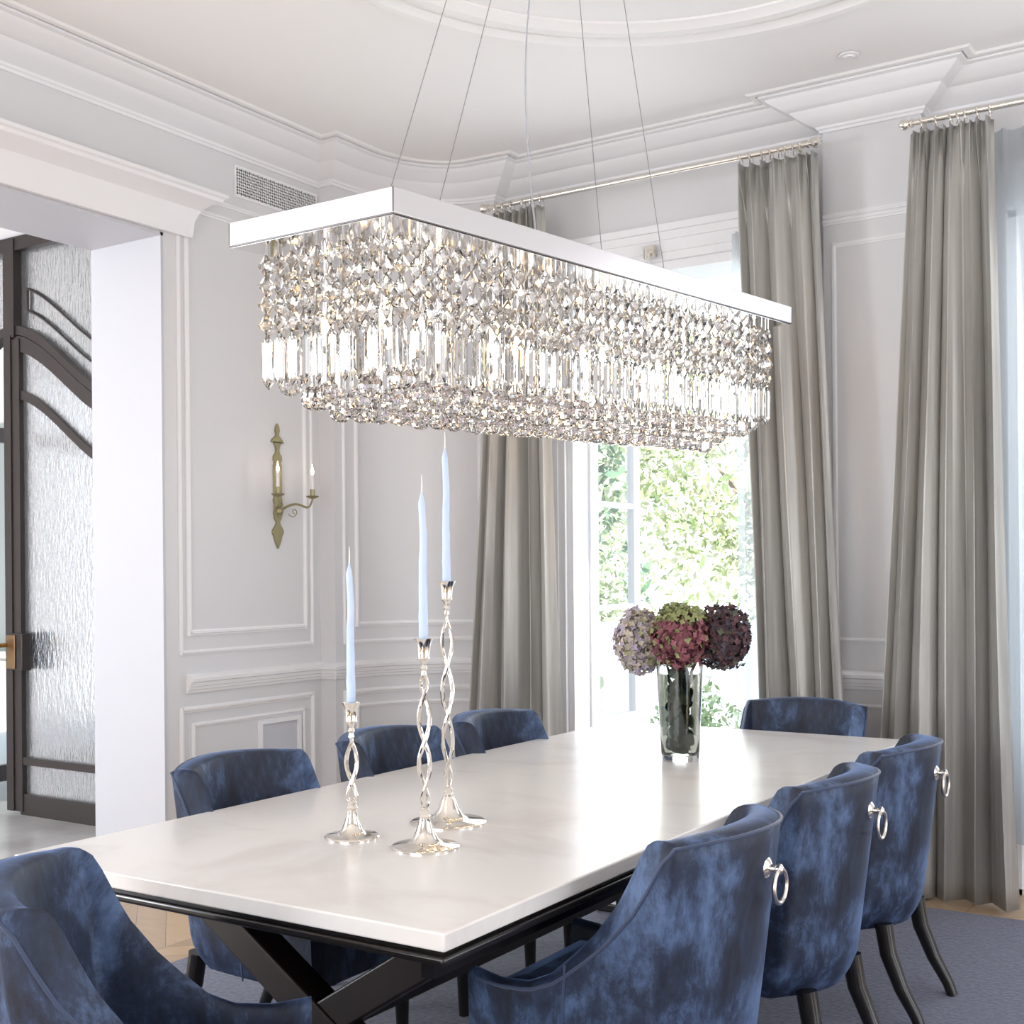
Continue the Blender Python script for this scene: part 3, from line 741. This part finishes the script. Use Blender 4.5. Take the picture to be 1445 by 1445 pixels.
def curtain(lab, xt, xb, nf, amp_t, amp_b, seed, y0=5.47, ztop=3.312, zb=.012, ring_x=(), mat_=SILK, name='curtain', cat='curtain', group=None, th=.003, bell=1.0):
    rn = random.Random(seed); root = tag(empty(name, ((xt[0] + xt[1]) / 2, y0, 0)), lab, cat, group)
    cx = (xt[0] + xt[1]) / 2
    NU, NVv = nf * 22, 44
    # one random phase/width per fold
    wd = [rn.uniform(.45, 1.9) for _ in range(nf)]; tot = sum(wd); cum = [0]
    for w in wd: cum.append(cum[-1] + w / tot)
    am = [rn.uniform(.5, 1.45) for _ in range(nf)]; dr = [rn.uniform(-.3, .3) for _ in range(nf + 1)]
    rows = []
    for j in range(NVv + 1):
        v = j / NVv; z = ztop + (zb - ztop) * v ** 1.15; vv = v ** 1.15
        x0 = xt[0] + (xb[0] - xt[0]) * vv ** bell; x1 = xt[1] + (xb[1] - xt[1]) * vv ** bell
        A = amp_t + (amp_b - amp_t) * smooth01(vv * 1.6)
        row = []
        for i in range(NU + 1):
            u = i / NU
            k = 0
            while k < nf - 1 and u > cum[k + 1]: k += 1
            t = (u - cum[k]) / (cum[k + 1] - cum[k])
            f = sin(pi * t); 
            pinch = smooth01((.09 - vv) / .09)
            bodyf = (f ** 1.0) * (1 if k % 2 else -1)
            pleat = max(0, 1 - abs(t - .5) / .22); pl = pleat * (1 if True else 0) * 1.6 - .5
            s = bodyf * (1 - pinch) + pl * pinch
            yy = -A * am[k] * s + .006 * sin(11 * u + 5 * vv + seed)
            xx = x0 + (x1 - x0) * u + .35 * A * sin(2 * pi * t + dr[k]) * (1 - pinch) * am[k] * .5 + .010 * sin(4 * vv + 9 * u) * vv
            row.append((xx - cx, yy, z + (.008 * (-(abs(t - .5) * 2)) * pinch)))
        rows.append(row)
    o = G().grid(rows).obj('fabric', mat_, root, smooth=70, fix=False)
    if th:
        m = o.modifiers.new('solid', 'SOLIDIFY'); m.thickness = th; m.offset = 0
    for x in ring_x:
        G().tube([(x - cx + .004 * cos(a * 3), .025 * sin(a), 3.337 + .025 * cos(a)) for a in [2 * pi * k / 20 for k in range(20)]], .0028, 6, closed=True).obj('ring', NICKEL, root)
        G().tube([(x - cx, 0, 3.313), (x - cx, .0, ztop - .012)], .002, 5).obj('hook', NICKEL, root)
    return root
curtain('grey silk curtain left of the open garden door, partly behind the chandelier', (-3.64, -3.33), (-3.87, -3.21), 8, .024, .05, 3, ring_x=[-3.62, -3.57, -3.52, -3.45, -3.40, -3.34])
curtain('grey silk curtain right of the open garden door, next to the lit wall pier', (-2.27, -1.885), (-2.15, -1.745), 8, .026, .048, 5, ring_x=[-2.25, -2.2, -2.14, -2.1, -2.06, -2.03, -1.99, -1.96])
curtain('wide grey silk curtain at the right edge reaching the oak floor', (-1.47, -1.13), (-1.66, -1.05), 10, .028, .055, 9, ring_x=[-1.42, -1.36, -1.3, -1.27, -1.24, -1.19, -1.14])
curtain('pale translucent voile panel hanging beside the right curtain of the garden door', (-2.36, -2.05), (-2.33, -2.05), 5, .012, .022, 11, y0=5.62, ztop=3.05, mat_=SHEER, name='sheer_curtain', cat='sheer curtain', th=0, zb=.03)
curtain('pale translucent voile panel at the right edge of the picture over the window', (-1.16, -.55), (-1.16, -.5), 8, .012, .022, 12, y0=5.62, ztop=3.3, mat_=SHEER, name='sheer_curtain', cat='sheer curtain', th=0, zb=.25)

# ------------------------------------------------------------------ wall things
# vent grille, left wall
g = G(); y0, y1, z0, z1 = 4.36, 4.93, 3.27, 3.40; X = -4.4
g.box(X, X + .008, y0 - .012, y1 + .012, z0 - .012, z0); g.box(X, X + .008, y0 - .012, y1 + .012, z1, z1 + .012); g.box(X, X + .008, y0 - .012, y0, z0, z1); g.box(X, X + .008, y1, y1 + .012, z0, z1)
for s_ in (-1, 1):
    k = y0 - (z1 - z0)
    while k < y1 + .13:
        ya, yb_ = k, k + (z1 - z0)
        za, zb_ = (z0, z1) if s_ > 0 else (z1, z0)
        f0 = max(0, (y0 - ya) / (yb_ - ya)); f1 = min(1, (y1 - ya) / (yb_ - ya))
        if f1 > f0 + .02:
            g.beam((X + .005, ya + (yb_ - ya) * f0, za + (zb_ - za) * f0), (X + .005, ya + (yb_ - ya) * f1, za + (zb_ - za) * f1), .009, .004, (1, 0, 0))
        k += .0285
V2 = tag(empty('vent_grille', (0, 0, 0)), 'white lattice air vent grille high on the left wall under the cornice', 'vent')
g.obj('lattice', TRIM, V2, smooth=0)
G().box(X + .0005, X + .002, y0, y1, z0, z1).obj('duct_shade_sheet', mat('vent_shade', (.10, .09, .085), .8), V2, smooth=0)  # dark sheet flush on the wall, standing for shade inside the duct
# low return air panel, left wall
V3 = tag(empty('wall_panel', (0, 0, 0)), 'small white framed panel low on the left wall behind the chairs', 'wall panel')
g = G(); y0, y1, z0, z1 = 4.48, 4.78, .42, .705; fw = .022
g.box(X, X + .016, y0, y1, z1 - fw, z1); g.box(X, X + .016, y0, y1, z0, z0 + fw); g.box(X, X + .0155, y0, y0 + fw, z0 + fw, z1 - fw); g.box(X, X + .0155, y1 - fw, y1, z0 + fw, z1 - fw)
g.obj('frame', mat('white_frame', (.88, .88, .9), .4), V3, smooth=0)
g = G()
g.box(X + .0005, X + .004, y0 + fw + .0005, y1 - fw - .0005, z0 + fw + .0005, z1 - fw - .0005)
g.obj('flap', mat('panel_grey', (.60, .61, .66), .5), V3, smooth=0)
# sprinkler cap on the ceiling
g = G(); g.lathe([(0, -.012), (.022, -.012), (.026, -.006), (.042, -.004), (.044, 0)], 28)
tag(g.obj('ceiling_sprinkler', TRIM, None, loc=(-1.652, 5.209, ZC - .003)), 'small round white sprinkler cap on the ceiling near the window wall', 'sprinkler')

g = G(); g.box(-.03, .03, .0, .028, -.03, .03); g.tube([(0, -.0, 0), (0, -.03, 0), (0, -.03, -.05)], .009, 8)
tag(g.obj('door_bolt', NICKEL, None, loc=(-2.84, 5.685, 3.045)), 'small metal bolt on the white door head above the chandelier', 'bolt')
# sconce
SY, SZ = 4.63, 1.87
sc_ = tag(empty('wall_sconce', (-4.4, SY, SZ)), 'antique brass two arm wall sconce with electric candles on the left wall', 'wall lamp')
half = [(0, .315), (.012, .30), (.016, .28), (.010, .262), (.014, .25), (.040, .232), (.046, .218), (.034, .222), (.018, .205), (.012, .18), (.016, .165), (.030, .15), (.032, .13), (.024, .12), (.030, .10), (.030, -.02), (.028, -.06), (.034, -.075), (.024, -.09), (.026, -.12), (.032, -.14), (.026, -.165), (.012, -.185), (.020, -.20), (.040, -.225), (.042, -.24), (.030, -.255), (.024, -.275), (.014, -.295), (0, -.318)]
g = G(); m_ = len(half)
poly = [(a, z) for a, z in half] + [(-a, z) for a, z in half[1:-1][::-1]]
n_ = len(poly)
vs = [(0.001, a, z) for a, z in poly] + [(.010, a * .9, z * .99) for a, z in poly]
# triangulate by horizontal strips so the outline stays crisp
fs = []
for layer in (0, n_):
    for k in range(m_ - 1):
        a = k; b = k + 1; c = (n_ - k - 1) % n_ if k < m_ - 1 else 0; d = (n_ - k) % n_
        f = [layer + a, layer + b, layer + (n_ - b) % n_, layer + (n_ - a) % n_]
        f = list(dict.fromkeys(f)); 
        if len(f) >= 3: fs.append(tuple(f))
fs += [(k, (k + 1) % n_, n_ + (k + 1) % n_, n_ + k) for k in range(n_)]
g.add(vs, fs); g.obj('backplate', BRASS, sc_, smooth=0)
G().lathe([(0, .012), (.02, .012), (.022, .0), (.02, -.012), (0, -.012)], 16, c=(.014, 0, -.125)).obj('boss', BRASS, sc_)
for s_ in (-1, 1):
    pts = []
    for k in range(25):
        t = k / 24; x = .02 + .105 * t + .03 * sin(pi * t); yv = s_ * (.02 + .105 * t); z = -.115 + .02 * sin(2 * pi * t * .9) + .06 * t ** 3
        pts.append((x, yv, z))
    arm = G().tube(pts, [.0065 - .0015 * k / 24 for k in range(25)], 8).obj('arm', BRASS, sc_)
    sp = []
    for k in range(30):
        t = k / 29; a = .3 + t * 2 * pi * 1.15; r_ = .030 * (1 - t * .62)
        sp.append((.055 + .02 * t, s_ * (.052 - r_ * cos(a) * 1), -.142 - r_ * sin(a) * .8 + .008))
    G().tube(sp, .0026, 6).obj('scroll', BRASS, arm)
    ex, ey, ez = pts[-1]
    g = G(); pr_ = [(0, 0), (.010, .002), (.026, .008), (.034, .015), (.031, .017), (.014, .009), (0, .009)]
    g.lathe(pr_, 20, c=(ex, ey, ez)); g.obj('drip_pan', BRASS, arm)
    G().lathe([(0, .008), (.012, .008), (.012, .05), (.010, .05), (0, .046)], 18, c=(ex, ey, ez)).obj('candle_socket', BRASS, arm)
    G().lathe([(0, .046), (.0085, .046), (.0085, .118), (.006, .122), (0, .122)], 14, c=(ex, ey, ez)).obj('candle_sleeve', WAXW, arm)
    G().lathe([(0, .120), (.004, .122), (.0085, .134), (.0085, .142), (.004, .158), (.001, .175), (0, .177)], 14, c=(ex, ey, ez)).obj('bulb', FLAME, arm)

# ------------------------------------------------------------------ chandelier
CW, CL, HB = .611, 2.2, .068
Np = Vector((-1.875, 2.382, 2.36)); yaw = radians(5.13); ta = radians(1.85); tb = radians(1.72)
e_ = Vector((sin(yaw) * cos(tb), cos(yaw) * cos(tb), sin(tb))); s0 = Vector((-cos(yaw), sin(yaw), 0)); up0 = s0.cross(e_) * -1
if up0.z < 0: up0 = -up0
s_v = s0 * cos(ta) + up0 * sin(ta); upv = up0 * cos(ta) - s0 * sin(ta)
ctr = Np + e_ * CL / 2 + s_v * CW / 2 - upv * HB
Mx = Matrix((( -s_v.x, e_.x, upv.x, ctr.x), (-s_v.y, e_.y, upv.y, ctr.y), (-s_v.z, e_.z, upv.z, ctr.z), (0, 0, 0, 1)))
CH = tag(empty('chandelier'), 'long rectangular chrome chandelier dripping with faceted crystals, hung over the table', 'chandelier')
CH.matrix_world = Mx
g = G(); hx, hy = CW / 2, CL / 2
g.box(-hx, hx, -hy, hy, .005, HB)
g.obj('canopy_frame', BRUSH, CH, bevel=.002)
g = G()
for sx_ in (-1, 1):
    g.box(sx_ * hx - .0012, sx_ * hx + .0012, -hy - .001, hy + .001, .003, .006)
    for sy_ in (-1, 1): g.box(sx_ * hx - .0014, sx_ * hx + .0014, sy_ * hy - .0014, sy_ * hy + .0014, .007, HB - .001)
for sy_ in (-1, 1): g.box(-hx + .002, hx - .002, sy_ * hy - .0012, sy_ * hy + .0012, .003, .006)
g.obj('edge_seam', mat('dark_seam', (.18, .17, .17), .4, .8), CH, smooth=0)
G().box(-hx + .004, hx - .004, -hy + .004, hy - .004, .0, .006).obj('mirror_plate', CHROME, CH, smooth=0)
ix, iy = hx - .055, hy - .06
NL, NS = 38, 10
strands = []
for s_ in (1, -1):
    for k in range(NL): strands.append((s_ * ix, -iy + 2 * iy * (k + .5) / NL, pi / 2))
for s_ in (-1, 1):
    for k in range(NS): strands.append((-ix + 2 * ix * (k + .5) / NS, s_ * iy, 0))
# bead: square cut crystal hung on its corner
def bead_mesh():
    r = .030; d = .010
    g = G(); ring_ = [(r * cos(a), 0, r * sin(a)) for a in [0, pi / 2, pi, 3 * pi / 2]]
    ring4 = []
    for k in range(4):
        p = Vector(ring_[k]); q = Vector(ring_[(k + 1) % 4])
        ring4 += [p * .93 + q * .07, p * .07 + q * .93]
    n = len(ring4)
    vs = [tuple(p + Vector((0, .003, 0))) for p in ring4] + [tuple(p - Vector((0, .003, 0))) for p in ring4]
    it = [Vector(ring_[k]) * .38 for k in range(4)]
    vs += [tuple(p + Vector((0, d, 0))) for p in it] + [tuple(p - Vector((0, d, 0))) for p in it]
    fs = [(k, (k + 1) % n, n + (k + 1) % n, n + k) for k in range(n)]
    for off, base_ in ((0, 2 * n), (n, 2 * n + 4)):
        for k in range(4):
            a = (2 * k - 1) % n; b = 2 * k; c = 2 * k + 1
            fs.append((off + a, off + b, base_ + k)); fs.append((off + b, off + c, base_ + (k + 1) % 4, base_ + k))
        fs.append((base_, base_ + 1, base_ + 2, base_ + 3))
    return g.add(vs, fs)
def prism_mesh():
    w, t, L = .0185, .008, .145
    g = G(); out = [(0, 0), (w, -.02), (w, -L + .022), (0, -L), (-w, -L + .022), (-w, -.02)]
    inn = [(0, -.012), (w * .5, -.028), (w * .5, -L + .03), (0, -L + .014), (-w * .5, -L + .03), (-w * .5, -.028)]
    vs = [(x, .002, z) for x, z in out] + [(x, -.002, z) for x, z in out] + [(x, t, z) for x, z in inn] + [(x, -t, z) for x, z in inn]
    fs = [(k, (k + 1) % 6, 6 + (k + 1) % 6, 6 + k) for k in range(6)]
    for k in range(6):
        fs.append((k, (k + 1) % 6, 12 + (k + 1) % 6, 12 + k)); fs.append((6 + k, 6 + (k + 1) % 6, 18 + (k + 1) % 6, 18 + k))
    fs += [tuple(range(12, 18)), tuple(range(18, 24))]
    return g.add(vs, fs)
def ball_mesh(r=.034):
    g = G(); pr_ = [(0, -r)] + [(r * sin(pi * k / 8), -r * cos(pi * k / 8)) for k in range(1, 8)] + [(0, r)]
    g.lathe(pr_, 14); return g
proto = {}
def inst(kind, g_, name, loc, rz):
    if kind not in proto:
        o = g_.obj(name, {'bead': CRYS, 'prism': PRISM, 'ball': BALL}[kind], CH, smooth=0); proto[kind] = o
    else:
        o = proto[kind].copy(); COL.objects.link(o)
    o.location = loc; o.rotation_euler = (0, 0, rz)
    return o
rn = random.Random(5)
wires = G(); bead_rest = G(); bm_ = bead_mesh(); nb = 0
vis = sorted(range(len(strands)), key=lambda i: (0 if (strands[i][0] > 0 and strands[i][2] > 1) or (strands[i][1] < 0 and strands[i][2] == 0) else 1, strands[i][1]))
for i in vis:
    x, y, rz = strands[i]
    for k in range(4):
        z = -.048 - k * .053; a = rz + rn.uniform(-.3, .3)
        if nb < 100: inst('bead', bm_, 'crystal_bead', (x, y, z), a); nb += 1
        else:
            ca, sa = cos(a), sin(a)
            bead_rest.add([(x + vx * ca - vy * sa, y + vx * sa + vy * ca, z + vz) for vx, vy, vz in bm_.v], bm_.f)
    inst('prism', prism_mesh(), 'crystal_prism', (x, y, -.235), rz + rn.uniform(-.12, .12))
    wires.tube([(x, y, 0.001), (x, y, -.022)], .0022, 5); 
    for k in range(4): wires.tube([(x, y, -.074 - k * .053 + .004), (x, y, -.074 - k * .053 - .004)], .003, 5)
    wires.tube([(x + (.0), y + .0, -.235 + .006), (x, y, -.237)], .003, 5)
bead_rest.obj('crystal_beads', CRYS, CH, smooth=0)['kind'] = 'stuff'
ball_rest = G(); bl = ball_mesh(); nbal = 0
NBY, NBX = 25, 6
bl_pos = []
for a in range(NBY):
    for b in range(NBX):
        u = -1 + 2 * (b + .5) / NBX; v = -1 + 2 * (a + .5) / NBY
        x = u * (ix - .022); y = v * (iy - .03) + (.018 if b % 2 else -.018)
        z = -.378 - .07 * (1 - u * u) * (1 if b % 2 else .75) - rn.uniform(0, .008)
        if abs(v) > .93: z += .03
        bl_pos.append((x, y, z))
bl_pos.sort(key=lambda p: p[1] - p[0] * 1.3)
for x, y, z in bl_pos:
    if nbal < 100: inst('ball', bl, 'crystal_ball', (x, y, z), rn.uniform(0, 1)); nbal += 1
    else:
        ball_rest.add([(x + vx, y + vy, z + vz) for vx, vy, vz in bl.v], bl.f)
    wires.tube([(x, y, 0.001), (x, y, z + .034)], .0009, 4)
ball_rest.obj('crystal_balls', BALL, CH, smooth=0)['kind'] = 'stuff'
wires.obj('hanging_wires', CHROME, CH)['kind'] = 'stuff'
for k in range(9):
    y = -iy + 2 * iy * (k + .5) / 9
    for x in ((-.11, .11) if k % 2 == 0 else (0.02,)):
        G().lathe([(0, 0), (.017, 0), (.017, -.02), (.009, -.03), (.009, -.14), (.014, -.145), (.014, -.17), (0, -.17)], 16, c=(x, y, 0)).obj('lamp_holder', CHROME, CH)
        G().lathe([(0, -.17), (.012, -.172), (.016, -.185), (.016, -.24), (.010, -.258), (0, -.265)], 14, c=(x, y, 0)).obj('bulb', FILL, CH)
# ceiling canopy, wires and cord
Mi = Mx.inverted(); WIRE = mat('steel_wire', (.30, .29, .30), .35, .6)
can = [(-2.265, 3.314), (-2.157, 3.386), (-2.007, 3.487), (-1.904, 3.555)]
low = [(-hx + .30, -hy + .02), (hx - .06, -hy + .18), (hx - .12, hy - 1.22), (hx - .06, hy - .85)]
lowW = [(-1.887, 2.385, 2.355), (-1.862, 2.56, 2.36), (-1.665, 3.28, 2.365), (-1.66, 3.641, 2.375)]
for (cx_, cy_), lw in zip(can, lowW):
    a = Mi @ Vector((cx_, cy_, 3.572)); b = Mi @ Vector(lw); b.z = HB - .001; b.x = min(b.x, hx - .006); b.y = max(b.y, -hy + .006)
    G().tube([tuple(a), tuple(b)], .0013, 5).obj('suspension_wire', WIRE, CH)
pts = []
a = Mi @ Vector((-2.085, 3.434, 3.57)); b = Mi @ Vector((-1.745, 2.96, 2.36)); b.z = HB; b.x = min(b.x, hx - .01)
for k in range(21):
    t = k / 20; p = a.lerp(b, t); p.x -= .05 * sin(pi * t) ; pts.append(tuple(p))
G().tube(pts, .0028, 6).obj('power_cord', mat('clear_cord', (.75, .75, .82), .2, Transmission_Weight=.5), CH)
dv = Vector((can[3][0] - can[0][0], can[3][1] - can[0][1], 0)).normalized(); pv = Vector((-dv.y, dv.x, 0)); cc = Vector((-2.085, 3.434, 0))
p4 = [cc + dv * a_ * .27 + pv * b_ * .06 for a_, b_ in ((-1, -1), (1, -1), (1, 1), (-1, 1))]
g = G(); g.hexa([tuple(Mi @ Vector((p.x, p.y, z))) for z in (3.57, 3.599) for p in p4]); g.obj('ceiling_canopy', BRUSH, CH, smooth=0)
